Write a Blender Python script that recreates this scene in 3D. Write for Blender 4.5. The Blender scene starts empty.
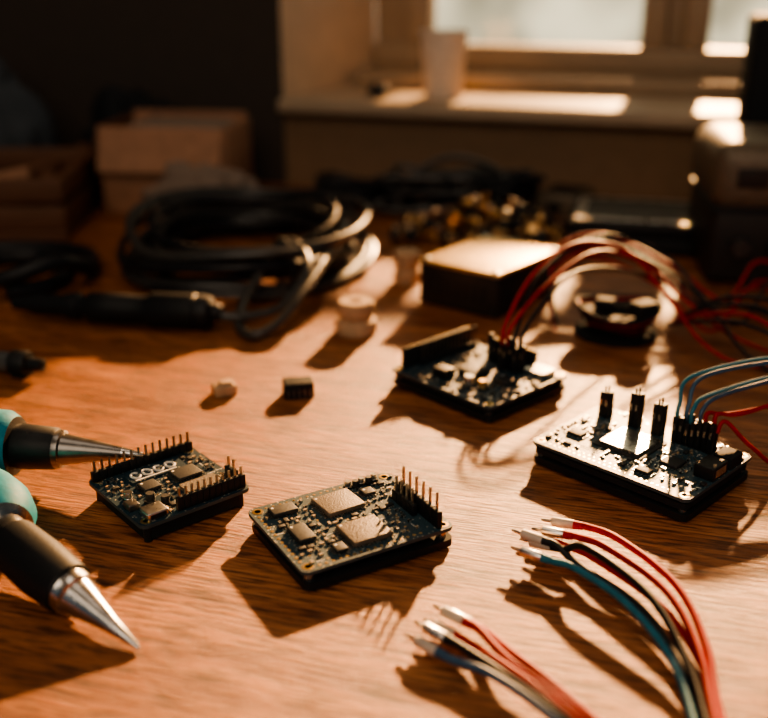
import bpy, math, random
from mathutils import Vector, Matrix, Euler, noise
R = random.Random(7)
S = 0.01  # all modelling below is in centimetres, desk top = 0

# ------------------------------------------------------------------ materials
def mat(name, col, rough=0.5, metal=0.0, var=0.15, scale=200.0, bump=0.0, coat=0.0, spec=0.5, col2=None, trans=0.0, stretch=None):
    m = bpy.data.materials.new(name); m.use_nodes = True
    nt = m.node_tree; n = nt.nodes; l = nt.links
    b = n['Principled BSDF']
    tc = n.new('ShaderNodeTexCoord')
    mp = n.new('ShaderNodeMapping'); l.new(tc.outputs['Object'], mp.inputs[0])
    if stretch: mp.inputs['Scale'].default_value = stretch
    nz = n.new('ShaderNodeTexNoise'); nz.inputs['Scale'].default_value = scale
    nz.inputs['Detail'].default_value = 4
    l.new(mp.outputs[0], nz.inputs['Vector'])
    cr = n.new('ShaderNodeValToRGB')
    cr.color_ramp.elements[0].position = 0.3; cr.color_ramp.elements[1].position = 0.7
    c2 = col2 or tuple(min(1, c*(1+var)) for c in col)
    c1 = tuple(c*(1-var) for c in col)
    cr.color_ramp.elements[0].color = (*c1, 1); cr.color_ramp.elements[1].color = (*c2, 1)
    l.new(nz.outputs['Fac'], cr.inputs[0]); l.new(cr.outputs[0], b.inputs['Base Color'])
    mr = n.new('ShaderNodeMapRange'); mr.inputs['To Min'].default_value = max(0.03, rough-0.08)
    mr.inputs['To Max'].default_value = min(1, rough+0.08)
    l.new(nz.outputs['Fac'], mr.inputs[0]); l.new(mr.outputs[0], b.inputs['Roughness'])
    b.inputs['Metallic'].default_value = metal
    b.inputs['Coat Weight'].default_value = coat
    b.inputs['Specular IOR Level'].default_value = spec
    b.inputs['Transmission Weight'].default_value = trans
    if bump:
        bp = n.new('ShaderNodeBump'); bp.inputs['Strength'].default_value = bump
        bp.inputs['Distance'].default_value = 0.001
        l.new(nz.outputs['Fac'], bp.inputs['Height']); l.new(bp.outputs[0], b.inputs['Normal'])
    return m

def wood_mat():
    m = bpy.data.materials.new('desk_wood'); m.use_nodes = True
    nt = m.node_tree; n = nt.nodes; l = nt.links; b = n['Principled BSDF']
    tc = n.new('ShaderNodeTexCoord')
    mp = n.new('ShaderNodeMapping'); mp.inputs['Scale'].default_value = (1.6, 16, 16)
    l.new(tc.outputs['Object'], mp.inputs[0])
    n1 = n.new('ShaderNodeTexNoise'); n1.inputs['Scale'].default_value = 4.0
    n1.inputs['Detail'].default_value = 8; n1.inputs['Roughness'].default_value = 0.65; n1.inputs['Distortion'].default_value = 0.8
    l.new(mp.outputs[0], n1.inputs['Vector'])
    mp2 = n.new('ShaderNodeMapping'); mp2.inputs['Scale'].default_value = (12, 150, 150)
    l.new(tc.outputs['Object'], mp2.inputs[0])
    n2 = n.new('ShaderNodeTexNoise'); n2.inputs['Scale'].default_value = 4.0; n2.inputs['Detail'].default_value = 6; n2.inputs['Roughness'].default_value = .65
    l.new(mp2.outputs[0], n2.inputs['Vector'])
    cr = n.new('ShaderNodeValToRGB'); e = cr.color_ramp.elements
    e[0].position = 0.32; e[0].color = (0.19, 0.060, 0.021, 1)
    e[1].position = 0.68; e[1].color = (0.62, 0.250, 0.092, 1)
    x = e.new(0.5); x.color = (0.43, 0.152, 0.052, 1)
    l.new(n1.outputs['Fac'], cr.inputs[0])
    cr2 = n.new('ShaderNodeValToRGB'); e = cr2.color_ramp.elements
    e[0].position = 0.41; e[0].color = (0.10, 0.065, 0.05, 1); e[1].position = 0.54; e[1].color = (1, 1, 1, 1)
    l.new(n2.outputs['Fac'], cr2.inputs[0])
    mx = n.new('ShaderNodeMixRGB'); mx.blend_type = 'MULTIPLY'; mx.inputs[0].default_value = 0.8
    l.new(cr.outputs[0], mx.inputs[1]); l.new(cr2.outputs[0], mx.inputs[2])
    l.new(mx.outputs[0], b.inputs['Base Color'])
    b.inputs['Specular IOR Level'].default_value = 0.45
    mr = n.new('ShaderNodeMapRange'); mr.inputs['From Min'].default_value = .3; mr.inputs['From Max'].default_value = .7
    mr.inputs['To Min'].default_value = 0.58; mr.inputs['To Max'].default_value = 0.22
    l.new(n2.outputs['Fac'], mr.inputs[0]); l.new(mr.outputs[0], b.inputs['Roughness'])
    ad = n.new('ShaderNodeMath'); ad.operation = 'MULTIPLY_ADD'; ad.inputs[1].default_value = 0.6
    l.new(n1.outputs['Fac'], ad.inputs[0]); l.new(n2.outputs['Fac'], ad.inputs[2])
    bp = n.new('ShaderNodeBump'); bp.inputs['Strength'].default_value = 1.0; bp.inputs['Distance'].default_value = 0.0010
    l.new(ad.outputs[0], bp.inputs['Height']); l.new(bp.outputs[0], b.inputs['Normal'])
    return m

def pcb_mat(name, base, trace, sc):
    m = bpy.data.materials.new(name); m.use_nodes = True
    nt = m.node_tree; n = nt.nodes; l = nt.links; b = n['Principled BSDF']
    tc = n.new('ShaderNodeTexCoord')
    vo = n.new('ShaderNodeTexVoronoi'); vo.distance = 'MANHATTAN'; vo.inputs['Scale'].default_value = sc
    vo.feature = 'F1'
    l.new(tc.outputs['Object'], vo.inputs['Vector'])
    mu = n.new('ShaderNodeMath'); mu.operation = 'MULTIPLY'; mu.inputs[1].default_value = 22
    sn = n.new('ShaderNodeMath'); sn.operation = 'SINE'
    l.new(vo.outputs['Distance'], mu.inputs[0]); l.new(mu.outputs[0], sn.inputs[0])
    cr = n.new('ShaderNodeValToRGB'); e = cr.color_ramp.elements
    e[0].position = 0.62; e[0].color = (*base, 1); e[1].position = 0.72; e[1].color = (*trace, 1)
    l.new(sn.outputs[0], cr.inputs[0]); 
    v2 = n.new('ShaderNodeTexVoronoi'); v2.inputs['Scale'].default_value = sc*4; v2.distance = 'CHEBYCHEV'
    l.new(tc.outputs['Object'], v2.inputs['Vector'])
    cs = n.new('ShaderNodeSeparateColor'); l.new(v2.outputs['Color'], cs.inputs[0])
    gt = n.new('ShaderNodeMath'); gt.operation = 'GREATER_THAN'; gt.inputs[1].default_value = 0.84
    lt = n.new('ShaderNodeMath'); lt.operation = 'LESS_THAN'; lt.inputs[1].default_value = 0.3
    ml = n.new('ShaderNodeMath'); ml.operation = 'MULTIPLY'
    l.new(cs.outputs[0], gt.inputs[0]); l.new(v2.outputs['Distance'], lt.inputs[0])
    l.new(gt.outputs[0], ml.inputs[0]); l.new(lt.outputs[0], ml.inputs[1])
    mx = n.new('ShaderNodeMixRGB'); mx.inputs[2].default_value = (0.5, 0.46, 0.38, 1)
    l.new(ml.outputs[0], mx.inputs[0]); l.new(cr.outputs[0], mx.inputs[1])
    l.new(mx.outputs[0], b.inputs['Base Color'])
    b.inputs['Roughness'].default_value = 0.45; b.inputs['Specular IOR Level'].default_value = 0.4
    bp = n.new('ShaderNodeBump'); bp.inputs['Strength'].default_value = 0.25; bp.inputs['Distance'].default_value = 0.0003
    l.new(cr.outputs[0], bp.inputs['Height']); l.new(bp.outputs[0], b.inputs['Normal'])
    return m

WOOD = wood_mat()
PCB = pcb_mat('pcb_soldermask', (0.009, 0.028, 0.044), (0.028, 0.066, 0.09), 260)
PCBG = pcb_mat('pcb_soldermask_grey', (0.020, 0.048, 0.066), (0.065, 0.12, 0.145), 240)
FR4 = mat('pcb_edge', (0.045, 0.065, 0.072), 0.6)
BLK = mat('black_plastic', (0.011, 0.013, 0.015), 0.5, bump=0.1, scale=900, spec=0.35)
BLKM = mat('black_matte_plastic', (0.015, 0.017, 0.019), 0.75, spec=0.25)
CHIP = mat('chip_epoxy', (0.028, 0.030, 0.031), 0.55, bump=0.15, scale=1500, spec=0.35)
CHIPG = mat('chip_grey_lid', (0.15, 0.12, 0.09), 0.5, 0.25, bump=0.35, scale=1400, var=0.35)
SILV = mat('tinned_metal', (0.72, 0.70, 0.66), 0.28, 1.0)
STEEL = mat('brushed_steel', (0.55, 0.54, 0.52), 0.25, 1.0, stretch=(1, 1, 1))
DSTEEL = mat('blackened_steel', (0.20, 0.19, 0.18), 0.3, 0.9)
GOLD = mat('gold_plate', (0.83, 0.58, 0.26), 0.3, 1.0)
BRASS = mat('brass', (0.8, 0.5, 0.22), 0.3, 1.0)
TAN = mat('ceramic_tan', (0.42, 0.30, 0.18), 0.5)
WHITE = mat('white_silkscreen', (0.8, 0.78, 0.72), 0.6)
RED = mat('red_pvc_insulation', (0.40, 0.004, 0.008), 0.5, spec=0.3)
BLKW = mat('black_pvc_insulation', (0.013, 0.014, 0.017), 0.45, spec=0.35)
BLUE = mat('slate_blue_pvc_insulation', (0.04, 0.10, 0.18), 0.45)
TEALW = mat('teal_pvc_insulation', (0.015, 0.17, 0.25), 0.45)
WHW = mat('ivory_sleeve', (0.62, 0.52, 0.42), 0.4)
TEAL = mat('teal_rubber_grip', (0.0, 0.22, 0.31), 0.6, bump=0.1, scale=500, spec=.3)
COIL = mat('grey_cable_jacket', (0.055, 0.052, 0.048), 0.36)
BEIGE = mat('beige_plastic', (0.50, 0.33, 0.20), 0.65, spec=.25)
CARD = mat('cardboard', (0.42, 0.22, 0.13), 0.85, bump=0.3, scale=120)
CLOTH = mat('linen_cloth', (0.26, 0.19, 0.145), 0.95, bump=0.5, scale=700)
BAG = mat('slate_fabric', (0.055, 0.065, 0.075), 0.9, bump=0.5, scale=500)
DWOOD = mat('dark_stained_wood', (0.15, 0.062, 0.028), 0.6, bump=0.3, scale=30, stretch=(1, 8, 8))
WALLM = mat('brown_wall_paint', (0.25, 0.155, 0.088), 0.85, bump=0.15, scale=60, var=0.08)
WALLSH = mat('wall_paint_painted_shade', (0.055, 0.042, 0.033), 0.85, bump=0.15, scale=60, var=0.08)  # wall paint with the shade left of the window put into its colour
REV = mat('cream_window_paint', (0.74, 0.57, 0.40), 0.55, var=0.06, scale=40)
FRM = mat('window_frame_painted_shade', (0.36, 0.255, 0.16), 0.5, var=0.06, scale=40)  # frame colour darkened to paint in the shade on the window frame
SILLM = mat('painted_sill', (0.46, 0.34, 0.23), 0.5, var=0.08, scale=40)
FLOORM = mat('floor_boards', (0.10, 0.055, 0.03), 0.6, scale=3, stretch=(1, 9, 1))
CEILM = mat('ceiling_paint', (0.30, 0.26, 0.21), 0.9)
DEVT = mat('champagne_metal', (0.17, 0.13, 0.09), 0.5, 0.3)
DEVD = mat('dark_brown_plastic', (0.022, 0.017, 0.014), 0.5)
BOXD = mat('dark_anodised_side', (0.03, 0.026, 0.023), 0.45, 0.3)
BOXT = mat('polished_lid', (0.66, 0.48, 0.26), 0.40, 0.85, bump=0.05, scale=300)
CUPM = mat('paper_cup_card', (0.85, 0.70, 0.56), 0.7)
LENS = mat('smoked_lens', (0.1, 0.1, 0.1), 0.08, coat=1.0)

GLASS = bpy.data.materials.new('window_glass'); GLASS.use_nodes = True
nt = GLASS.node_tree; n = nt.nodes; l = nt.links; n.remove(n['Principled BSDF'])
tr = n.new('ShaderNodeBsdfTransparent'); tr.inputs[0].default_value = (0.96, 0.97, 0.95, 1)
gl = n.new('ShaderNodeBsdfGlossy'); gl.inputs['Roughness'].default_value = 0.03
mx = n.new('ShaderNodeMixShader'); mx.inputs[0].default_value = 0.05
l.new(tr.outputs[0], mx.inputs[1]); l.new(gl.outputs[0], mx.inputs[2]); l.new(mx.outputs[0], n['Material Output'].inputs[0])

# ------------------------------------------------------------------ mesh builder
import bmesh
class Obj:
    def __init__(s, name, loc=(0, 0, 0), rotz=0.0):
        s.name = name; s.loc = loc; s.rz = math.radians(rotz)
        s.v = []; s.f = []; s.m = []; s.mats = []
    def mi(s, m):
        if m not in s.mats: s.mats.append(m)
        return s.mats.index(m)
    def add(s, vs, fs, m, M=None):
        o = len(s.v)
        for v in vs:
            v = Vector(v)
            if M is not None: v = M @ v
            s.v.append(v*S)
        ms = m if isinstance(m, list) else [m]*len(fs)
        for f, mm in zip(fs, ms):
            s.f.append([i+o for i in f]); s.m.append(s.mi(mm))
    def box(s, c, d, m, rot=(0, 0, 0), bev=0.0, M=None):
        T = Matrix.Translation(c) @ Euler([math.radians(a) for a in rot]).to_matrix().to_4x4()
        if M is not None: T = M @ T
        if bev <= 0:
            x, y, z = [k/2 for k in d]
            vs = [(-x,-y,-z),(x,-y,-z),(x,y,-z),(-x,y,-z),(-x,-y,z),(x,-y,z),(x,y,z),(-x,y,z)]
            fs = [(0,3,2,1),(4,5,6,7),(0,1,5,4),(1,2,6,5),(2,3,7,6),(3,0,4,7)]
            s.add(vs, fs, m, T)
        else:
            bm = bmesh.new(); bmesh.ops.create_cube(bm, size=1)
            for v in bm.verts: v.co = Vector((v.co.x*d[0], v.co.y*d[1], v.co.z*d[2]))
            bmesh.ops.bevel(bm, geom=bm.edges[:], offset=bev, segments=3, affect='EDGES', profile=0.5)
            bm.verts.index_update()
            s.add([v.co.copy() for v in bm.verts], [[v.index for v in f.verts] for f in bm.faces], m, T)
            bm.free()
    def rrect(s, c, d, r, m, seg=5, msides=None, M=None):
        x, y, z = d[0]/2, d[1]/2, d[2]/2
        ring = []
        for (cx, cy, a0) in ((x-r, y-r, 0), (-x+r, y-r, 90), (-x+r, -y+r, 180), (x-r, -y+r, 270)):
            for i in range(seg+1):
                a = math.radians(a0+90*i/seg); ring.append((cx+r*math.cos(a), cy+r*math.sin(a)))
        k = len(ring)
        vs = [(p[0], p[1], -z) for p in ring]+[(p[0], p[1], z) for p in ring]
        fs = [list(range(k))[::-1], list(range(k, 2*k))]+[[i, (i+1) % k, k+(i+1) % k, k+i] for i in range(k)]
        T = Matrix.Translation(c)
        if M is not None: T = M @ T
        s.add(vs, fs, [m, m]+[msides or m]*k, T)
    def lathe(s, prof, m, seg=24, M=None):
        vs = []; fs = []; ms = []
        for (r, z) in prof:
            for i in range(seg):
                a = 2*math.pi*i/seg; vs.append((r*math.cos(a), r*math.sin(a), z))
        mm = m if isinstance(m, list) else [m]*(len(prof)-1)
        for j in range(len(prof)-1):
            for i in range(seg):
                a = j*seg+i; b = j*seg+(i+1) % seg
                fs.append([a, b, b+seg, a+seg]); ms.append(mm[j])
        if prof[0][0] > 0.001: fs.append(list(range(seg))[::-1]); ms.append(mm[0])
        if prof[-1][0] > 0.001: fs.append([(len(prof)-1)*seg+i for i in range(seg)]); ms.append(mm[-1])
        s.add(vs, fs, ms, M)
    def tube(s, path, r, m, seg=8, closed=False, M=None):
        P = [Vector(p) for p in path]; N = len(P)
        rs = r if isinstance(r, (list, tuple)) else [r]*N
        T = []
        for i in range(N):
            if closed: t = P[(i+1) % N]-P[i-1]
            else: t = P[min(i+1, N-1)]-P[max(i-1, 0)]
            T.append(t.normalized() if t.length > 1e-9 else Vector((1, 0, 0)))
        up = Vector((0, 0, 1)) if abs(T[0].z) < 0.9 else Vector((1, 0, 0))
        nn = (up - T[0]*up.dot(T[0])).normalized()
        vs = []
        for i in range(N):
            nn = nn - T[i]*nn.dot(T[i])
            nn = nn.normalized(); bb = T[i].cross(nn)
            for k in range(seg):
                a = 2*math.pi*k/seg
                vs.append(P[i]+(nn*math.cos(a)+bb*math.sin(a))*rs[i])
        fs = []; ms = []
        mm = m if isinstance(m, list) else [m]*N
        for i in range(N if closed else N-1):
            j = (i+1) % N
            for k in range(seg):
                k2 = (k+1) % seg
                fs.append([i*seg+k, i*seg+k2, j*seg+k2, j*seg+k]); ms.append(mm[i])
        if not closed:
            fs.append(list(range(seg))[::-1]); ms.append(mm[0])
            fs.append([(N-1)*seg+k for k in range(seg)]); ms.append(mm[min(N-2, len(mm)-1)])
        s.add(vs, fs, ms, M)
    def done(s, ang=38):
        me = bpy.data.meshes.new(s.name+'_mesh')
        me.from_pydata([tuple(v) for v in s.v], [], s.f)
        for m in s.mats: me.materials.append(m)
        me.polygons.foreach_set('material_index', s.m)
        me.polygons.foreach_set('use_smooth', [True]*len(s.f))
        me.update(); me.validate()
        me.set_sharp_from_angle(angle=math.radians(ang))
        ob = bpy.data.objects.new(s.name, me)
        ob.location = [k*S for k in s.loc]; ob.rotation_euler = (0, 0, s.rz)
        bpy.context.scene.collection.objects.link(ob)
        return ob

def cr(pts, n=10, closed=False):
    P = [Vector(p) for p in pts]; out = []; N = len(P)
    rng = range(N) if closed else range(N-1)
    for i in rng:
        if closed: a, b, c, d = P[i-1], P[i], P[(i+1) % N], P[(i+2) % N]
        else: a, b, c, d = P[max(i-1, 0)], P[i], P[i+1], P[min(i+2, N-1)]
        for k in range(n):
            t = k/n
            out.append(0.5*((2*b)+(c-a)*t+(2*a-5*b+4*c-d)*t*t+(3*b-a-3*c+d)*t*t*t))
    if not closed: out.append(P[-1])
    return out

# ------------------------------------------------------------------ room
ANG = -16.0
O = (0, 105, 0)
def wl(a, b):
    c, s_ = math.cos(math.radians(ANG)), math.sin(math.radians(ANG))
    return (O[0]+a*c-b*s_, O[1]+a*s_+b*c)
ZT = 75; AL = -11; AR = 90
w = Obj('wall_back', O, ANG)
def ab(o, a0, a1, b0, b1, z0, z1, m, bev=0):
    o.box(((a0+a1)/2, (b0+b1)/2, (z0+z1)/2), (a1-a0, b1-b0, z1-z0), m, bev=bev)
ab(w, -150, AL, 0, 25, -75, 165, WALLSH)
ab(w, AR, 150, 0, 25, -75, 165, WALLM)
ab(w, AL, AR, 0, 25, -75, 7.7, WALLM)
ab(w, AL, AR, 0, 25, ZT, 165, WALLM)
w.done()
w = Obj('wall_left', O, ANG); ab(w, -160, -150, -260, 25, -75, 165, WALLSH); w.done()
w = Obj('ceiling', O, ANG); ab(w, -160, 150, -260, 25, 165, 172, CEILM); w.done()
w = Obj('floor', O, ANG); ab(w, -160, 150, -260, 25, -80, -75, FLOORM); w.done()
w = Obj('trim_1', O, ANG)
w.add([(AL, -0.2, 9.1), (-6.8, 20, 9.1), (AL, 20, 9.1), (AL, -0.2, ZT), (-6.8, 20, ZT), (AL, 20, ZT)],
      [(0, 2, 1), (3, 4, 5), (0, 1, 4, 3), (1, 2, 5, 4), (2, 0, 3, 5)], REV)
w.done()
w = Obj('window_sill', O, ANG)
w.box(((AL+AR)/2, 9.0, 8.4), (AR-AL, 22.0, 1.4), SILLM, bev=0.3)
w.done()
w = Obj('window_1', O, ANG)
ab(w, -6.8, AR, 11.5, 24, 9.1, 10.6, FRM, 0.3)
ab(w, -6.8, AR, 18.6, 23, 10.6, 13.3, FRM, 0.3)
ab(w, -6.8, -2.6, 20, 24, 10.6, ZT, FRM, 0.2)
ab(w, -2.6, 0, 18.6, 23, 13.3, 21, FRM, 0.3)
ab(w, 24.2, 26.9, 18.6, 23, 13.3, 21, FRM, 0.3)
ab(w, 26.9, 28.8, 20, 24, 13.3, 21, FRM, 0.2)
ab(w, 28.8, 31.5, 18.6, 23, 13.3, 21, FRM, 0.3)
ab(w, 56, 62, 18.6, 23, 13.3, 21, FRM, 0.3)
ab(w, -6.8, AR, 19.5, 23, 21, 22.2, FRM, 0.2)
ab(w, AR-3, AR, 20, 24, 22.2, ZT, FRM, 0.2)
ab(w, -6.8, AR, 20, 24, ZT-3, ZT, FRM, 0.2)
ab(w, -2.6, AR-3, 21.3, 21.6, 13.3, ZT-3, GLASS)
w.done()

# ------------------------------------------------------------------ desk
d = Obj('desk', O, ANG)
d.box((3, -49.3, -1.5), (186, 98, 3), WOOD, bev=0.4)
for a in (-84, 90):
    for b in (-93, -6):
        d.box((a, b, -39), (6, 6, 72), DWOOD, bev=0.3)
d.box((3, -6, -8), (170, 2, 10), DWOOD); d.box((3, -93, -8), (170, 2, 10), DWOOD)
d.done()

# ------------------------------------------------------------------ electronics helpers
def header(o, x0, y0, x1, y1, n, z, ph, rows=1, bh=0.26, pm=GOLD, pitch=0.254):
    dx, dy = (x1-x0), (y1-y0); L = math.hypot(dx, dy); ux, uy = dx/L, dy/L; px, py = -uy, ux
    ang = math.degrees(math.atan2(dy, dx)); st = L/max(1, n-1)
    for r in range(rows):
        for i in range(n):
            cx = x0+ux*st*i+px*r*pitch; cy = y0+uy*st*i+py*r*pitch
            o.box((cx, cy, z+bh/2), (st*0.97, pitch*0.95, bh), BLK, rot=(0, 0, ang), bev=0.035)
            o.box((cx, cy, z+ph/2), (0.085, 0.085, ph), pm, rot=(R.uniform(-1, 1), R.uniform(-1, 1), ang))
def socket(o, x0, y0, x1, y1, n, z, h, wdt=0.27):
    dx, dy = (x1-x0), (y1-y0); L = math.hypot(dx, dy); ang = math.degrees(math.atan2(dy, dx))
    o.box(((x0+x1)/2, (y0+y1)/2, z+h/2), (L, wdt, h), BLKM, rot=(0, 0, ang), bev=0.03)
    for i in range(n):
        t = (i+0.5)/n
        o.box((x0+dx*t, y0+dy*t, z+h), (0.1, 0.1, 0.03), GOLD, rot=(0, 0, ang))
def ic(o, cx, cy, z, sx, sy, h, m=CHIP, legs=8, rot=0):
    M = Matrix.Translation((cx, cy, z)) @ Matrix.Rotation(math.radians(rot), 4, 'Z')
    o.box((0, 0, h/2+0.03), (sx, sy, h), m, bev=min(0.05, h*0.3), M=M)
    o.lathe([(0.06, 0), (0.0, 0.004)], WHITE, 10, M @ Matrix.Translation((-sx/2+0.16, sy/2-0.16, h+0.031)))
    for i in range(legs):
        t = -sx/2+sx*(i+0.5)/legs; u = -sy/2+sy*(i+0.5)/legs
        for sgn in (-1, 1):
            o.box((t, sgn*(sy/2+0.06), 0.04), (0.045, 0.16, 0.04), SILV, M=M)
            o.box((sgn*(sx/2+0.06), u, 0.04), (0.16, 0.045, 0.04), SILV, M=M)
def smd(o, cx, cy, z, m, L=0.2, W=0.11, H=0.09, rot=0):
    M = Matrix.Translation((cx, cy, z+H/2)) @ Matrix.Rotation(math.radians(rot), 4, 'Z')
    o.box((0, 0, 0), (L*0.6, W, H), m, M=M)
    o.box((L*0.4, 0, 0), (L*0.22, W*1.02, H*1.02), SILV, M=M); o.box((-L*0.4, 0, 0), (L*0.22, W*1.02, H*1.02), SILV, M=M)
def can(o, cx, cy, z, r, h, body=SILV):
    M = Matrix.Translation((cx, cy, z))
    o.box((0, 0, 0.05), (r*2.1, r*2.1, 0.1), BLK, M=M)
    o.lathe([(r, 0.1), (r, h*0.3), (r*0.93, h*0.34), (r, h*0.4), (r, h-0.04), (r*0.92, h), (0, h)], body, 18, M)
def pcb(o, sx, sy, zt, m=PCB, holes=True, lower=True, lz=0.12, ls=0.0):
    o.rrect((0, 0, zt-0.08), (sx, sy, 0.16), 0.32, m, msides=FR4)
    if lower:
        o.rrect((ls, -ls*0.6, lz+0.16), (sx*0.985, sy*0.985, 0.32), 0.3, BLKM, msides=BLK)
        for a in (-1, 1):
            for b in (-1, 1):
                o.lathe([(0.2, 0), (0.2, zt-0.1)], SILV, 12, Matrix.Translation((a*(sx/2-0.4), b*(sy/2-0.4), 0)))
    else:
        for a in (-1, 1):
            for b in (-1, 1):
                o.lathe([(0.18, 0), (0.18, zt-0.1)], BLK, 12, Matrix.Translation((a*(sx/2-0.4), b*(sy/2-0.4), 0)))
    if holes:
        for a in (-1, 1):
            for b in (-1, 1):
                M = Matrix.Translation((a*(sx/2-0.36), b*(sy/2-0.36), zt))
                o.lathe([(0.24, 0), (0.24, 0.012), (0.13, 0.014), (0.12, 0.0)], [GOLD, GOLD, BLK], 18, M)
                o.lathe([(0.12, 0.016), (0.0, 0.016)], BLK, 14, M)
def scatter(o, sx, sy, z, n, res):
    k = 0; tries = 0
    while k < n and tries < n*20:
        tries += 1
        x = R.uniform(-sx/2+0.2, sx/2-0.2); y = R.uniform(-sy/2+0.2, sy/2-0.2)
        if any(abs(x-a) < ww/2+0.12 and abs(y-b) < hh/2+0.12 for a, b, ww, hh in res): continue
        c = R.random(); rot = R.choice((0, 90))
        if c < 0.62: smd(o, x, y, z, R.choice((TAN, CHIP, TAN, BLK)), R.uniform(0.14, 0.24), R.uniform(0.08, 0.13), rot=rot)
        elif c < 0.75:
            o.box((x, y, z+0.06), (0.3, 0.2, 0.12), CHIP, rot=(0, 0, rot), bev=0.02)
            for q in (-0.1, 0, 0.1):
                for sg in (-1, 1):
                    M = Matrix.Translation((x, y, z)) @ Matrix.Rotation(math.radians(rot), 4, 'Z')
                    o.box((q, sg*0.13, 0.02), (0.04, 0.08, 0.03), SILV, M=M)
        elif c < 0.88: o.box((x, y, z+0.004), (R.uniform(0.1, 0.4), 0.03, 0.008), WHITE, rot=(0, 0, rot))
        else: o.lathe([(0.05, 0), (0.05, 0.01), (0, 0.012)], GOLD, 10, Matrix.Translation((x, y, z)))
        res.append((x, y, 0.22, 0.22)); k += 1
def pads(o, x0, y0, x1, y1, n, z, r=0.07):
    for i in range(n):
        t = i/(n-1)
        M = Matrix.Translation((x0+(x1-x0)*t, y0+(y1-y0)*t, z))
        o.lathe([(r, 0), (r, 0.01), (r*0.45, 0.012)], GOLD, 10, M)

# --- centre board
zt = 1.0
b = Obj('microcontroller_board', (-1.42, 35.6, 0), 30.3)
sx, sy = 6.77, 5.4
pcb(b, sx, sy, zt, PCBG, ls=0.05)
ic(b, 0.1, 1.15, zt, 1.75, 1.55, 0.2, CHIPG, 12, 3)
ic(b, -0.05, -1.35, zt, 1.75, 1.6, 0.22, CHIPG, 12, 0)
ic(b, -2.3, -0.3, zt, 0.75, 1.25, 0.22, CHIP, 6, 0)
ic(b, -2.15, 1.75, zt, 1.1, 0.7, 0.2, CHIP, 5, 0)
ic(b, -1.45, -1.9, zt, 0.5, 0.6, 0.15, CHIP, 4, 0)
ic(b, 1.65, 1.4, zt, 0.55, 0.55, 0.14, CHIP, 4, 0)
header(b, 2.75, -2.3, 2.75, 0.25, 6, zt, 1.55, bh=0.75, pm=SILV)
header(b, 2.40, -1.0, 2.40, 0.25, 4, zt, 1.2, bh=0.5, pm=SILV)
for k in range(5): can(b, 1.15+0.32*k, 2.25-0.1*(k % 2), zt, 0.14, 0.34, CHIP if k % 2 else SILV)
pads(b, -3.15, -1.9, -3.15, 1.9, 13, zt, .08); pads(b, -2.6, -2.45, 1.9, -2.45, 16, zt, 0.07); pads(b, -2.6, 2.45, 0.9, 2.45, 12, zt, 0.06)
scatter(b, sx, sy, zt, 130, [(0.1, 1.15, 2.1, 1.9), (-0.05, -1.35, 2.1, 1.9), (-2.3, -0.3, 1, 1.5), (-2.15, 1.75, 1.3, 1), (-1.45, -1.9, .8, .8), (1.65, 1.4, .8, .8), (2.6, -1, 0.9, 2.8), (1.8, 2.3, 1.8, 0.5),
        (-3.15, 0, .2, 5), (0, -2.45, 7, .2), (0, 2.45, 7, .2)])
b.done()

# --- left board
zt = 0.95
b = Obj('microcontroller_board', (-9.4, 38.6, 0), 40)
sx, sy = 5.2, 5.2
pcb(b, sx, sy, zt, PCB, lower=False)
b.rrect((0, 0, 0.40), (4.7, 4.7, 0.6), 0.2, BLKM)
header(b, -0.7, -2.3, 2.3, -2.3, 11, zt, 1.0, rows=1, bh=0.62, pm=SILV)
header(b, 2.3, -1.7, 2.3, -1.3, 2, zt, 1.1, rows=1, bh=0.62, pm=SILV)
header(b, -2.3, 2.3, 2.3, 2.3, 14, zt, 0.95, bh=0.45, pm=DSTEEL)
b.box((-1.75, -2.0, zt+0.17), (0.95, 0.85, 0.34), SILV, bev=0.05)
b.box((-1.75, -2.36, zt+0.17), (0.72, 0.15, 0.2), BLK)
b.box((-2.2, -0.9, zt+0.14), (0.5, 0.6, 0.28), DSTEEL, bev=0.05)
can(b, -1.4, -1.05, zt, 0.2, 0.5, CHIP); can(b, -0.95, -1.5, zt, 0.18, 0.42, CHIP); can(b, -2.0, -0.2, zt, 0.18, 0.4, SILV)
b.rrect((1.0, -1.2, zt+0.09), (1.7, 1.1, 0.18), 0.08, CHIPG)
ic(b, 1.0, 0.25, zt, 1.2, 1.0, 0.16, CHIP, 9, 0)
b.rrect((0.1, 1.35, zt+0.05), (2.7, 1.0, 0.1), 0.08, PCB)
for k in range(4):
    th0 = (0.6, 0, 0.8, 0)[k]
    ring = [(-0.85+0.56*k+0.2*math.cos(t), 1.38+0.27*math.sin(t), zt+0.115) for t in [th0+i*(2*math.pi-th0*1.4)/14 for i in range(15)]]
    b.tube(ring, 0.055, WHITE, 6)
b.box((-0.05, 0.97, zt+0.11), (2.0, 0.07, 0.02), WHITE)
ic(b, -0.8, 0.2, zt, 0.8, 0.8, 0.15, CHIP, 6, 0)
scatter(b, sx, sy, zt, 100, [(0.8, -2.3, 3.4, 0.5), (0, 2.3, 5, 0.4), (-1.75, -2, 1.1, 1), (-2.1, -0.7, .8, 1.4), (-1.2, -1.2, .9, .9), (1, -1.2, 1.8, 1.2), (1.0, 0.25, 1.5, 1.3), (0.1, 1.35, 2.8, 1.1), (-0.8, 0.2, 1.1, 1.1), (2.3, -1.5, .4, .8)])
b.done()

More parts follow.
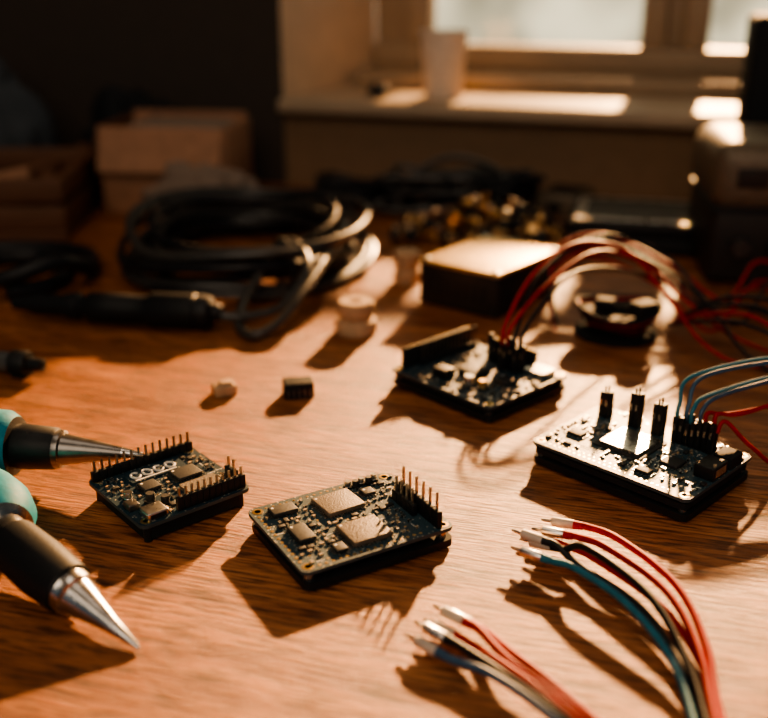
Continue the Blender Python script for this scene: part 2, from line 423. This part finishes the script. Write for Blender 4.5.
# --- right board
zt = 1.2
b = Obj('microcontroller_board', (11.87, 41.6, 0), -45)
sx, sy = 8.15, 5.9
pcb(b, sx, sy, zt, PCBG, ls=0.06)
b.rrect((0, 0, 0.75), (sx*0.97, sy*0.97, 0.3), 0.3, BLKM)
b.rrect((-0.55, 0.0, zt+0.04), (2.5, 2.5, 0.08), 0.1, CHIP)
b.rrect((-0.55, 0.0, zt+0.14), (2.05, 2.05, 0.16), 0.08, SILV)
def dupont(o, x, y, z, h, m=BLK, r=0):
    o.box((x, y, z+h/2), (0.25, 0.25, h), m, rot=(R.uniform(-3, 3), R.uniform(-3, 3), r), bev=0.03)
    o.box((x, y-0.13, z+h*0.6), (0.1, 0.02, 0.3), SILV)
for (x, y, h) in ((-3.25, 1.7, 1.35), (-3.25, 2.0, 1.3), (-1.6, 1.75, 1.75), (-1.6, 2.05, 1.7), (-0.35, 1.75, 1.6), (-0.35, 2.05, 1.55)):
    dupont(b, x, y, zt, h); dupont(b, x+0.26, y, zt, h)
    b.box((x+0.13, y, zt+h+0.15), (0.07, 0.07, 0.3), BLK)
for i in range(7):
    for j in range(2): dupont(b, 0.75+0.3*i, 1.7+0.32*j, zt, R.uniform(1.15, 1.5))
b.box((3.55, -0.1, zt+0.3), (0.95, 1.3, 0.6), BLK, bev=0.05); b.box((3.6, 1.35, zt+0.28), (0.9, 1.1, 0.56), BLKM, bev=0.05)
b.box((3.98, -0.1, zt+0.3), (0.12, 0.9, 0.35), SILV)
ic(b, 1.9, -0.4, zt, 0.9, 0.9, 0.15, CHIP, 7); ic(b, -2.9, -0.9, zt, 0.8, 0.6, 0.14, CHIP, 5); ic(b, 1.4, -2.0, zt, 0.7, 0.5, 0.14, CHIP, 4)
pads(b, -3.2, -2.65, 3.0, -2.65, 24, zt, 0.06); pads(b, -3.2, -2.35, 1.0, -2.35, 16, zt, 0.05)
pads(b, -3.8, -2, -3.8, 1.2, 12, zt, 0.06)
for k in range(16): b.box((-3.2+0.14*k, -1.75, zt+0.006), (0.06, 0.3, 0.012), WHITE)
scatter(b, sx, sy, zt, 150, [(-0.55, 0, 2.6, 2.6), (-0.4, 1.85, 7.5, .9), (3.5, 0.5, 1.2, 3), (1.9, -.4, 1.2, 1.2), (-2.9, -.9, 1.1, .9), (1.4, -2, 1, .8), (0, -2.55, 8, .6), (-2.2, -1.75, 2.4, .4)])
b.done()

# --- rear board
zt = 1.0
b = Obj('microcontroller_board', (5.28, 51.45, 0), -47)
sx, sy = 7.4, 6.6
pcb(b, sx, sy, zt, PCB, ls=0.06)
b.rrect((0, 0, 0.65), (sx*0.96, sy*0.96, 0.2), 0.3, BLKM)
socket(b, -3.25, -2.7, -3.25, 2.7, 18, zt, 1.15, 0.3)
header(b, -2.85, -1.6, -2.85, 2.8, 15, zt, 1.25, bh=0.3, pm=DSTEEL)
b.box((0.1, -0.6, zt+0.2), (1.2, 1.2, 0.4), CHIP, bev=0.04)
b.box((-0.9, -1.9, zt+0.25), (1.0, 0.8, 0.5), BLK, bev=0.05)
can(b, 1.0, -1.9, zt, 0.3, 0.6); can(b, 1.8, -1.7, zt, 0.25, 0.5, GOLD)
ic(b, 2.0, -0.2, zt, 1.0, 0.9, 0.2, CHIP, 6)
b.rrect((2.5, 2.2, zt+0.15), (1.3, 1.2, 0.3), 0.08, SILV)
for (x, y, h) in ((0.6, 1.1, 1.9), (0.9, 1.1, 1.7), (1.2, 1.25, 2.0), (1.5, 1.25, 1.5), (0.6, 1.45, 1.6), (0.9, 1.45, 1.9), (1.7, 1.6, 1.6), (-0.6, 1.6, 1.7), (-0.3, 1.6, 1.5)):
    dupont(b, x, y, zt, h)
socket(b, -1.6, 2.95, 1.6, 2.95, 12, zt, 0.85, 0.3)
scatter(b, sx, sy, zt, 110, [(-3.1, 0, 1.2, 6), (0.1, -.6, 1.4, 1.4), (-.9, -1.9, 1.2, 1), (1.4, -1.8, 1.6, .8), (2, -.2, 1.3, 1.2), (2.5, 2.2, 1.4, 1.3), (0.6, 1.4, 3, 1.2), (0, 2.95, 3.4, .5)])
b.done()

# ------------------------------------------------------------------ wires
wires = Obj('jumper_wires')
def wire(o, pts, m, r=0.12, n=10): o.tube(cr(pts, n), r, m, 8)
wire(wires, [(6.6, 51.7, 2.4), (6.7, 52, 3.6), (8.6, 55, 5.6), (11.6, 58, 6.6), (15.0, 59.5, 5.6), (17.4, 58, 3.0), (19.2, 55.5, .9), (22, 54, .2), (30, 53, .2)], RED)
wire(wires, [(6.9, 51.5, 2.4), (7.0, 51.9, 3.4), (9.4, 55, 5.0), (12.8, 58.5, 5.9), (16.4, 60.5, 4.6), (18.9, 60, 2.4), (21.5, 57.0, .9), (25, 55, .3), (32, 55, .2)], RED)
wire(wires, [(7.2, 51.3, 2.4), (7.3, 51.8, 3.2), (9.2, 56, 5.4), (13.4, 60.5, 6.4), (17.8, 61, 4.9), (20.2, 58, 2.2), (21.5, 54, .6), (24.5, 51, .2), (32, 50, .2)], BLKW)
wire(wires, [(7.5, 51.1, 2.4), (7.6, 51.5, 3.2), (9.2, 54.0, 4.4), (11.4, 57.5, 4.9), (14.6, 61.5, 4.0), (18.0, 64, 2.6), (22, 63, 1.6), (26, 60, .9), (32, 61, .3)], BLKW)
for i, m in enumerate([RED, BLKW, RED, BLKW, BLKW, RED]):
    q = R.uniform(-1, 1)
    wire(wires, [(11.0, 61+q, 0.2+.1*i), (11.6+q*.3, 65+i*.4, 1.8+.35*i), (15+q*.8, 67.5+i*.35, 3.0+.25*i), (18.5+q, 64+q, 2.4+.2*i), (21+q*1.2, 58.5+i*.5, 0.8+.25*i), (24+q, 61.5+i*.5, 2.6+.35*i*q), (27, 63.5+q, 1.5+.3*i), (31+q, 60, 0.3+.25*i)], m)
for i, m in enumerate([BLKW, RED, BLKW, BLKW]):
    wire(wires, [(18.3, 61, .3), (19+i*.5, 58, 1.6+.5*i), (20.4+i*.7, 54.5, 2.8+.4*i), (23, 52.6+i*.7, 2.2), (25, 56, .8), (27, 58, .25+.3*i), (32, 57, .2+.3*i)], m)
wires.done()

wires = Obj('jumper_wires')
def rb(x, y):
    a = math.radians(-45); return (11.87+x*math.cos(a)-y*math.sin(a), 41.6+x*math.sin(a)+y*math.cos(a))
for i, (m, ex, ey, ez) in enumerate([(TEALW, 24, 46.5, 2.4), (BLUE, 24, 45.2, 3.1), (TEALW, 24, 45.6, 1.8), (BLUE, 25, 46, 3.7), (RED, 24, 42.6, 2.2), (RED, 25, 44, 1.0)]):
    x, y = rb(0.75+0.36*i, 1.75+0.2*(i % 2))
    h = 4.3-0.32*i+(.3 if i % 2 else -.1)
    wire(wires, [(x, y, 2.3), (x+0.1, y+0.2, 3.0), (x+0.9+.1*i, y+1.2-.1*i, h-.2), ((x+ex)/2+.4, (y+ey)/2+1.0, h), (ex-2, ey, ez+.4), (ex+3, ey-1, max(0.3, ez-1.2)), (ex+8, ey-2, .2+.15*i)], m, 0.1)
x, y = rb(2.7, 1.9)
wire(wires, [(x, y, 2.2), (x+0.4, y+0.2, 2.7), (x+1.6, y-.2, 1.6), (18.8, 41, .3), (24, 40, .2)], RED, 0.1)
wires.done()

def plug_wire(o, tip, dirv, path, m, r=0.14, pin=True):
    t = Vector(tip); dv = Vector(dirv).normalized()
    o.tube([t, t+dv*0.12, t+dv*0.5], [0.04, 0.07, 0.07], SILV, 8)
    o.tube([t+dv*0.45, t+dv*0.5, t+dv*1.35, t+dv*1.4], [0.15, 0.2, 0.2, 0.17], WHW if R.random() < .6 else SILV, 10)
    st = t+dv*1.35
    o.tube(cr([st, st+dv*0.6]+path, 12), r, m, 10)
    o.tube([st+dv*0.0, st+dv*0.4], [r*1.25, r*1.15], m, 10)

j = Obj('jumper_wire_bundle')
for i, (tx, ty, tz, m) in enumerate([(0.75, 28.7, 0.45, BLUE), (1.05, 29.1, 0.7, BLKW), (1.4, 29.5, 0.5, RED), (1.75, 29.9, 0.8, RED), (2.0, 30.2, .5, RED)]):
    k = i*0.3
    plug_wire(j, (tx, ty, tz), (0.74, -0.66, 0.0), [(3.35+k*.75, 26.6+k*.62, 0.55+.05*i), (4.9+k*.65, 25.1+k*.3, 0.4+.06*i), (6.6+k*.6, 22.5, 0.3+.1*i), (8.0+k, 18, 0.16+.1*i), (9+k, 12, 0.16+.05*i)], m, .145)
j.done()
j = Obj('jumper_wire_bundle')
spec = [((5.0, 33.9, .7), (0.78, -0.6, 0.04), [(7.2, 32.0, .95), (8.6, 29.9, .9), (9.5, 27.3, 0.6), (9.5, 24.2, 0.3), (8.4, 15, .2)], TEALW),
        ((5.4, 34.5, .7), (0.82, -0.55, 0.1), [(7.7, 32.7, 1.4), (9.3, 30.0, 1.3), (9.9, 27.3, 0.8), (9.8, 23.8, 0.4), (8.7, 15, .2)], BLKW),
        ((6.0, 35.3, .7), (0.86, -0.5, 0.1), [(8.6, 33.2, 1.1), (10.1, 30.4, 1.1), (10.5, 27.5, .7), (10.1, 24.0, 0.4), (9.2, 15, .2)], RED),
        ((6.5, 36.0, .7), (0.88, -0.47, 0.1), [(9.2, 33.8, 1.1), (10.6, 31.0, 1.0), (10.9, 28.0, .6), (10.4, 24.4, 0.3), (9.6, 15, .2)], RED),
        ((5.1, 34.7, 1.0), (0.80, -0.57, 0.0), [(7.5, 32.7, .6), (9.2, 30.2, .5), (9.9, 27.0, 0.35), (9.9, 23.0, 0.3), (8.9, 15, .2)], BLKW),
        ((5.6, 35.5, .35), (0.86, -0.5, 0.0), [(8.2, 33.6, .4), (10.0, 30.6, .35), (10.6, 27.4, .25), (10.4, 23.6, 0.2), (9.9, 15, .2)], RED)]
for t, dv, p, m in spec: plug_wire(j, t, dv, p, m, .145)
j.done()

# ------------------------------------------------------------------ hand tools
t = Obj('soldering_iron')
tip = Vector((-10.8, 40.3, 1.5)); end = Vector((-30.0, 42.2, 2.0)); dv = (end-tip).normalized()
prof = [(0, .05, STEEL), (.15, .12, STEEL), (1.0, .28, DSTEEL), (3.7, .72, DSTEEL), (3.75, .86, DSTEEL), (4.0, .9, BLK), (4.1, .96, BLK), (5.6, 1.05, BLK), (5.9, 1.0, BLK), (5.95, 1.35, TEAL), (6.4, 1.6, TEAL), (9.5, 1.65, TEAL), (13, 1.5, TEAL), (17.5, 1.75, TEAL), (18.6, 1.6, TEAL), (19.2, 1.0, TEAL)]
t.tube([tip+dv*p[0] for p in prof], [p[1] for p in prof], [p[2] for p in prof], 28)
t.tube(cr([end, end+dv*3+Vector((0, 0, -.5)), end+dv*7+Vector((0, 3, -1.6)), end+Vector((-14, 14, -1.63))], 8), 0.35, BLKW, 10)
t.done()
t = Obj('soldering_iron')
P = [(-8.4, 28.35, .12), (-8.5, 28.43, .17), (-9.5, 29.15, .5), (-11.0, 30.25, .95), (-11.05, 30.28, .96), (-11.35, 30.5, 1.05), (-11.4, 30.55, 1.06), (-12.6, 31.5, 1.3), (-14.1, 32.9, 1.45),
     (-14.15, 32.95, 1.45), (-14.5, 33.4, 1.45), (-14.9, 34.0, 1.45), (-14.95, 34.1, 1.45), (-15.2, 34.7, 1.5), (-15.6, 35.8, 1.6), (-16.3, 37.0, 1.6), (-17.5, 38.0, 1.6), (-20, 39.0, 1.5), (-26, 39.0, 1.45), (-27, 39.0, 1.45)]
P = [Vector(p)+Vector((0, -.3 if i > 13 else 0, 0)) for i, p in enumerate(P)]
rr = [.04, .1, .3, .72, .84, .86, .98, 1.08, 1.02, .82, .86, .78, 1.15, 1.35, 1.3, 1.0, .95, 1.1, 1.35, .8]
mm = [STEEL]*5+[BLK]*4+[STEEL]*3+[TEAL]*8
t.tube(P, rr, mm, 28); t.done()

# ------------------------------------------------------------------ enclosure, spool, small parts
o = Obj('metal_enclosure', (7.5, 68, 0), -38)
o.box((0, 0, 1.5), (6.3, 8.3, 2.9), BOXD, bev=0.12)
o.box((0, 0, 3.05), (6.5, 8.5, 0.3), BOXT, bev=0.1)
for a in (-1, 1):
    for c in (-1, 1): o.lathe([(.25, 0), (.25, .06), (.1, .1), (0, .1)], STEEL, 14, Matrix.Translation((a*2.8, c*3.8, 3.2)))
o.box((3.16, 0.5, 1.4), (0.1, 2.6, 1.2), BLK, bev=.03); o.box((3.18, -2.6, 1.3), (0.12, 0.9, 0.9), BLK, bev=.03)
for k in range(7): o.box((-2.1+.7*k, -4.17, 1.6), (.3, .06, 1.3), BLK)
o.done()

o = Obj('plastic_spool', (-1.8, 60.6, 0))
o.lathe([(1.25, 0), (1.35, .12), (1.35, .75), (1.25, .9), (1.05, .95), (1.05, 1.15), (1.1, 1.25), (1.2, 1.35), (1.2, 2.0), (1.08, 2.15), (.4, 2.15), (.35, 1.9), (0, 1.9)], BEIGE, 32); o.done()
o = Obj('plastic_spool', (1.7, 71.5, 0))
o.lathe([(.95, 0), (1.0, .1), (1.0, .9), (.85, 1.0), (.85, 1.4), (.95, 1.5), (1.0, 2.3), (.9, 2.4), (.3, 2.4), (.3, 2.2), (0, 2.2)], BEIGE, 28); o.done()
o = Obj('plastic_cap', (-8.8, 50.6, 0), 25)
o.box((0, 0, .3), (1.25, .95, .6), BEIGE, bev=.1); o.box((.1, 0, .65), (.7, .6, .2), BEIGE, bev=.06); o.done()
o = Obj('pin_socket_block', (-4.7, 50.4, 0), 12)
o.box((0, 0, .45), (1.6, 1.1, .9), BLKM, bev=.06)
for i in range(5):
    for jn in range(2): o.box((-.6+.3*i, -.25+.4*jn, .9), (.12, .12, .03), BLK)
for i in range(5): o.box((-.6+.3*i, -.56, .3), (.08, .06, .5), DSTEEL)
o.done()
o = Obj('barrel_jack_connector', (-20.9, 53.3, 0), -14)
M = Matrix.Translation((0, 0, .75)) @ Matrix.Rotation(math.pi/2, 4, 'Y')
o.lathe([(0, -1.6), (.55, -1.6), (.62, -1.3), (.62, -.5), (.75, -.4), (.75, .5), (.7, .6), (.4, .65), (.38, 1.5), (.2, 1.55), (0, 1.4)], [STEEL, STEEL, LENS, STEEL, BLK, BLK, BLK, BLK, BLK, BLK], 28, M)
o.box((0.1, 0, .1), (.9, 1.0, .2), BLK, bev=.05); o.done()

# ------------------------------------------------------------------ cables
o = Obj('cable_coil')
turns = 15
for i in range(turns):
    r = R.uniform(6.7, 9.4); cx = -11+R.uniform(-.7, .7); cy = 76.6+R.uniform(-.6, .6); z0 = .35+.24*i*R.uniform(.75, 1.05); ph = R.uniform(0, 6.28)
    tl = R.uniform(0, .09)*i/6; ta = R.uniform(-.8, 1.4)
    ring = []
    for k in range(44):
        a = 2*math.pi*k/44
        rr_ = r*(1+.035*math.sin(2*a+ph)+.018*math.sin(5*a+ph*2))
        ring.append((cx+rr_*math.cos(a), cy+1.06*rr_*math.sin(a), max(.36, z0+.35*math.sin(a*2+ph)+.2*math.sin(3*a)+tl*r*(1+math.cos(a-ta))*.5)))
    o.tube(ring, .30, COIL if i % 3 else BLKW, 8, closed=True)
for a in (2.6, 5.2):
    cx, cy = -11+8.3*math.cos(a), 76.6+8.9*math.sin(a)
    ring = [(cx+1.85*math.cos(a)*math.cos(q), cy+1.85*math.sin(a)*math.cos(q), 2.1+1.85*math.sin(q)) for q in [x*math.pi/8 for x in range(16)]]
    o.tube(ring, .2, BLKM, 6, closed=True)
o.tube(cr([(-3.3, 74, 2.4), (-3.9, 69, 2.9), (-5.0, 64, 2.2), (-6.6, 60, .9), (-8.2, 58.9, .4), (-9.4, 61, .5), (-9, 65, 1.6), (-7, 69.5, 3.6), (-5.2, 66, 3.0), (-6.6, 62.3, 1.2), (-9.0, 61.0, .9), (-10.6, 60.9, 1.0)], 9), .34, COIL, 10)
M = Matrix.Translation((-10.4, 60.9, 1.2)) @ Matrix.Rotation(math.radians(172), 4, 'Z') @ Matrix.Rotation(math.radians(90), 4, 'Y')
pr = [(.45, 0), (.6, .3), (.6, .5), (1.05, .8), (1.15, 1.4), (1.05, 1.5), (1.05, 1.7), (1.15, 1.8), (1.15, 4.6), (.95, 4.9), (.95, 5.1), (.9, 5.3), (.95, 6.0), (1.0, 7.5), (1.0, 8.8), (.7, 9.2), (.7, 9.4), (.9, 9.6), (.9, 10.2), (.7, 10.8), (.7, 12.5), (.5, 13.2), (.4, 14.2), (0, 14.3)]
o.lathe(pr, BLK, 26, M)
o.done()
o = Obj('black_cable')
o.tube(cr([(-26.5, 67.0, .62), (-23.9, 69, .62), (-24.2, 73.5, .62), (-27, 76.5, .62), (-31, 75, .7), (-32, 71, .9), (-29, 67.7, 1.0), (-26, 67, 1.8), (-23, 68.5, 2.4), (-22, 72, 1.0), (-24, 77.5, .62), (-30, 79.0, .62), (-42, 76, .62)], 10), .6, BLKW, 12); o.done()

o = Obj('wire_spool', (14.8, 60.2, 0), 10)
o.lathe([(2.5, 0), (2.6, .1), (2.6, .3), (2.4, .35), (1.3, .4), (1.25, 1.2), (2.2, 1.25), (2.3, 1.32), (2.3, 1.5), (2.2, 1.6), (1.0, 1.6), (.9, 1.2), (0, 1.2)], BLKM, 36)
for i in range(9):
    q = .25*i
    o.tube([((1.6+.13*i)*math.cos(a), (1.6+.13*i)*math.sin(a), .6+.16*i+.25*math.sin(a*2+q)) for a in [k*math.pi/14 for k in range(28)]], .12, RED if i % 3 == 1 else BLKM, 8, closed=True)
o.box((1.0, -1.7, 2.2), (1.6, 1.2, .9), BLKM, bev=.1, rot=(0, 0, 20))
o.box((-.6, .6, 1.9), (1.2, 1.0, .7), BLKM, bev=.1, rot=(0, 0, -35))
o.done()

o = Obj('cable_tangle')
for i in range(9):
    cx, cy = R.uniform(2, 12), R.uniform(91, 95); pts = []
    for k in range(9):
        a = k*2.1+i; x_ = cx+R.uniform(3, 6)*math.cos(a)
        pts.append((x_, min(103-.287*x_, cy+R.uniform(1, 3)*math.sin(a)), R.uniform(.6, 4.2)))
    o.tube(cr(pts, 8), .27, R.choice((BLKW, COIL, BLKW)), 8)
for i in range(6):
    cx, cy = R.uniform(-8, 2), R.uniform(92, 99); pts = []
    for k in range(8):
        a = k*2.1+i; pts.append((cx+R.uniform(2, 5)*math.cos(a), cy+R.uniform(1, 3)*math.sin(a), R.uniform(.7, 2.5)))
    o.tube(cr(pts, 8), .3, BLKW, 8)
o.tube(cr([(1, 92, .4), (2.5, 92.5, 3.6), (6, 93, 5.4), (10, 92.5, 4.6), (12.5, 91.5, 2.0), (13, 91, .4)], 10), .3, COIL, 8)
o.done()
o = Obj('electronic_component_pile')
for i in range(190):
    a = R.uniform(0, 6.28); q = R.random()**.6
    x = 8.5+8.3*q*math.cos(a); y = 84.0+4.3*q*math.sin(a); z = .72+3.4*(1-q)*R.random()
    k = R.random(); M = Matrix.Translation((x, y, z)) @ Euler((R.uniform(0, 3), R.uniform(0, 3), R.uniform(0, 3))).to_matrix().to_4x4()
    if k < .4: o.lathe([(0, -.5), (.4, -.5), (.45, -.42), (.45, .3), (.4, .36), (.45, .42), (.45, .5), (.38, .58), (0, .58)], R.choice((BLK, BRASS, CHIP, CHIP, DWOOD)), 14, M)
    elif k < .65: o.box((0, 0, 0), (R.uniform(.5, 1.1), R.uniform(.5, .9), .5), R.choice((BLK, DWOOD, CHIP, TAN, BLK)), bev=.08, M=M)
    elif k < .85: o.lathe([(0, -.35), (.3, -.3), (.5, 0), (.3, .3), (0, .35)], R.choice((BRASS, BRASS, DWOOD, BEIGE)), 14, M)
    else: o.tube([M @ Vector((.5*math.cos(t), .5*math.sin(t), .1*t-.6)) for t in [u*.5 for u in range(24)]], .08, BRASS, 6)
for v in o.v: v.z = max(v.z, 0.0002)
o.done(50)

# ------------------------------------------------------------------ drive, adapter, instruments right
o = Obj('external_drive_enclosure', (21.8, 83.5, 0), -14)
o.box((0, 0, .7), (11.5, 9.5, 1.3), BLK, bev=.2); o.box((0, 0, 2.0), (11.5, 9.5, 1.25), BLK, bev=.25)
o.rrect((0, 0, 2.66), (10.6, 8.5, .1), .5, SILV); o.rrect((0, 0, 2.72), (9.0, 6.9, .06), .4, BOXD)
for k in range(8): o.box((-4+.7*k, -4.78, .7), (.4, .06, .5), STEEL)
o.done()
o = Obj('power_adapter', (17.2, 94.0, 0), -30)
o.box((0, 0, 1.1), (4.2, 5.5, 2.2), DEVT, bev=.35); o.box((0, 0, 2.22), (3.2, 4.3, .08), DEVD, bev=.02); o.box((0, -2.9, 1.1), (1.2, .5, .8), BLK, bev=.1); o.done()

o = Obj('bench_power_supply', (29.8, 75.5, 0), -8)
o.box((0, 0, 3.0), (10.8, 11, 5.6), DEVD, bev=.5)
o.box((0, 0, 7.9), (11.4, 11.6, 5.0), DEVT, bev=1.4)
o.box((0, 0, 5.6), (11.0, 11.2, .4), BLK, bev=.1)
for a in (-4, 4):
    for c in (-4, 4): o.lathe([(.6, 0), (.6, .3)], BLK, 14, Matrix.Translation((a, c, 0)))
for k, x in enumerate((-3.3, -.6, 2.1)): o.lathe([(.75, 0), (.75, .5), (.6, .9), (0, .9)], [BLK, DSTEEL, DSTEEL], 20, Matrix.Translation((x, -5.4, 3)) @ Matrix.Rotation(math.pi/2, 4, 'X'))
for x in (-3, 0): o.box((x, -5.82, 8.0), (2.2, .15, 1.4), DEVD, bev=.05)
o.done()
o = Obj('desk_speaker', (35.0, 86.8, 0), -14)
o.box((0, 0, 9.2), (9, 8, 18.0), BLKM, bev=.6)
o.box((0, 0, .15), (8, 7, .3), BLK)
o.lathe([(0, -.2), (1.2, .1), (2.6, .5), (3.1, .6), (3.3, .3), (3.3, 0)], BLK, 30, Matrix.Translation((0, -4.0, 6)) @ Matrix.Rotation(math.pi/2, 4, 'X'))
o.lathe([(0, .3), (.8, .2), (1.2, .3), (1.4, 0)], DSTEEL, 24, Matrix.Translation((0, -4.0, 12.6)) @ Matrix.Rotation(math.pi/2, 4, 'X'))
o.done()

# ------------------------------------------------------------------ left background
o = Obj('wooden_crate', (-38.5, 91, 0), 3)
o.box((0, 0, .4), (22, 16, .8), DWOOD, bev=.1)
for z in (1.9, 4.3):
    o.box((0, -7.6, z), (22, .8, 2.0), DWOOD, bev=.12); o.box((0, 7.6, z), (22, .8, 2.0), DWOOD, bev=.12)
    o.box((-10.6, 0, z), (.8, 14.4, 2.0), DWOOD, bev=.12); o.box((10.6, 0, z), (.8, 14.4, 2.0), DWOOD, bev=.12)
for a in (-9.7, 9.7):
    for c in (-6.7, 6.7): o.box((a, c, 3), (1, 1, 5.6), DWOOD)
for k in range(9):
    o.box((R.uniform(-7.5, 7.5), R.uniform(-4.5, 4.5), R.uniform(2, 4.4)), (R.uniform(3, 6), R.uniform(1.5, 3), 1.4), R.choice((BLK, CARD, BAG, DWOOD)), rot=(R.uniform(-15, 15), R.uniform(-15, 15), R.uniform(0, 90)), bev=.3)
o.done()

o = Obj('cardboard_box', (-20.0, 97.6, 0), -8)
W, D, H, th = 12.0, 8.5, 8.0, .35
o.box((0, 0, th/2), (W, D, th), CARD)
o.box((0, -D/2, H/2), (W, th, H), CARD, bev=.05); o.box((0, D/2, H/2), (W, th, H), CARD, bev=.05)
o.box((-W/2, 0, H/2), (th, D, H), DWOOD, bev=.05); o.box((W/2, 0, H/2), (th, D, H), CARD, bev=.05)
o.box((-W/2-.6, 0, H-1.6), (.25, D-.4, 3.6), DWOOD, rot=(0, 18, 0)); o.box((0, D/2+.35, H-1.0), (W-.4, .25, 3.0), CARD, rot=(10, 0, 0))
o.box((0, -D/2-.75, H-1.9), (W-.3, .25, 4.2), CARD, rot=(-18, 0, 0))
o.box((0.6, .2, H-1.1), (9.5, 6.5, 2.5), CLOTH, bev=.8)
o.done()

def heap(name, loc, rx, ry, h, m, seed, rot=0, rough=.25):
    o = Obj(name, loc, rot); N = 48; K = 16; vs = []; fs = []
    for jn in range(K+1):
        t = jn/K
        for i in range(N):
            a = 2*math.pi*i/N
            rr = math.cos(t*math.pi/2)**.75 if t < 1 else 0.0
            base = Vector((math.cos(a)*rr, math.sin(a)*rr, math.sin(t*math.pi/2)))
            nz = noise.fractal(base*2.2+Vector((seed, 0, 0)), .8, 2.1, 4)
            k = 1+rough*nz
            fold = 1+.06*math.sin(7*a+seed+3*t)
            z = base.z*h*(1+rough*nz) if jn else 0
            vs.append((base.x*rx*k*fold, base.y*ry*k*fold, max(0, z)))
    for jn in range(K):
        for i in range(N): fs.append([jn*N+i, jn*N+(i+1) % N, (jn+1)*N+(i+1) % N, (jn+1)*N+i])
    fs.append(list(range(N))[::-1])
    o.add(vs, fs, m); return o.done(80)
heap('crumpled_cloth', (-16.5, 89.9, 0), 5.6, 1.8, 4.6, CLOTH, 3.1, -8, .35)
heap('fabric_bag', (-42, 106.5, 0), 8, 5.0, 11.5, BAG, 8.2, 0, .3)
heap('fabric_bag', (-25.5, 106.6, 0), 7, 3.2, 9.3, BLKM, 12.7, -14, .3)

# ------------------------------------------------------------------ cup on the sill
x, y = 6.2, 107.9
o = Obj('paper_cup', (x, y, 9.1))
o.lathe([(1.9, 0), (1.95, .1), (2.45, 6.3), (2.58, 6.35), (2.62, 6.5), (2.55, 6.62), (2.42, 6.6), (2.35, 6.2), (1.88, .5), (0, .5)], CUPM, 36); o.done()
o = Obj('pebble', (wl(-1.5, 3)[0], wl(-1.5, 3)[1], 9.1)); 
o.lathe([(0, 0), (.9, .1), (1.2, .5), (1.0, 1.0), (.5, 1.3), (0, 1.35)], DEVD, 18); o.done()

# ------------------------------------------------------------------ light
sd = Vector((0.31, 0.950, math.tan(math.radians(20)))).normalized()
sun = bpy.data.lights.new('sun', 'SUN'); sun.energy = 21; sun.color = (1.0, 0.53, 0.235); sun.angle = math.radians(2.0)
so = bpy.data.objects.new('sun', sun); so.rotation_euler = (-sd).to_track_quat('-Z', 'Y').to_euler(); so.location = (sd*4)
bpy.context.scene.collection.objects.link(so)
def area(name, loc, tgt, size, e, col):
    L = bpy.data.lights.new(name, 'AREA'); L.energy = e; L.color = col; L.size = size
    ob = bpy.data.objects.new(name, L); ob.location = loc
    ob.rotation_euler = (Vector(tgt)-Vector(loc)).to_track_quat('-Z', 'Y').to_euler()
    bpy.context.scene.collection.objects.link(ob)
area('fill_light_rear', (-.3, -.9, 1.1), (.1, .8, 0), 1.0, 8.5, (1.0, .78, .58))  # added fill behind the camera, lifts faces turned away from the window
area('fill_light_top', (-.3, .5, 1.55), (-.1, .7, 0), .7, 3.0, (1.0, .80, .62))  # added overhead fill for the dim left background, no fixture modelled

wd = bpy.data.worlds.new('sky'); bpy.context.scene.world = wd; wd.use_nodes = True
nt = wd.node_tree; n = nt.nodes; l = nt.links; bg = n['Background']
tc = n.new('ShaderNodeTexCoord')
vm = n.new('ShaderNodeVectorMath'); vm.operation = 'DOT_PRODUCT'; vm.inputs[1].default_value = Vector((0.35, .92, .18)).normalized()
l.new(tc.outputs['Generated'], vm.inputs[0])
rp = n.new('ShaderNodeValToRGB'); e = rp.color_ramp.elements
e[0].position = 0.0; e[0].color = (0.045, 0.07, 0.085, 1)
e[1].position = 1.0; e[1].color = (1.0, .84, .56, 1)
q = e.new(.55); q.color = (0.075, .09, .095, 1)
q = e.new(.85); q.color = (0.62, .53, .36, 1)
l.new(vm.outputs['Value'], rp.inputs[0])
nz = n.new('ShaderNodeTexNoise'); nz.inputs['Scale'].default_value = 14; l.new(tc.outputs['Generated'], nz.inputs['Vector'])
mr = n.new('ShaderNodeMapRange'); mr.inputs['From Min'].default_value = .35; mr.inputs['From Max'].default_value = .65
mr.inputs['To Min'].default_value = .45; mr.inputs['To Max'].default_value = 1.25; l.new(nz.outputs['Fac'], mr.inputs[0])
vs_ = n.new('ShaderNodeVectorMath'); vs_.operation = 'SCALE'; l.new(rp.outputs[0], vs_.inputs[0]); l.new(mr.outputs[0], vs_.inputs['Scale'])
l.new(vs_.outputs[0], bg.inputs[0]); bg.inputs[1].default_value = 1.5

# ------------------------------------------------------------------ camera
cam = bpy.data.cameras.new('camera'); co = bpy.data.objects.new('camera', cam)
bpy.context.scene.collection.objects.link(co); bpy.context.scene.camera = co
co.location = (0, 0, .22); co.rotation_euler = (math.radians(68.5), 0, 0)
cam.sensor_width = 36; cam.lens = 46.9; cam.clip_start = .01
cam.dof.use_dof = True; cam.dof.focus_distance = .425; cam.dof.aperture_fstop = 4.6; cam.dof.aperture_blades = 8
vs = bpy.context.scene.view_settings
try:
    vs.view_transform = 'AgX'; vs.look = 'AgX - Medium High Contrast'
except Exception as ex: print(ex)
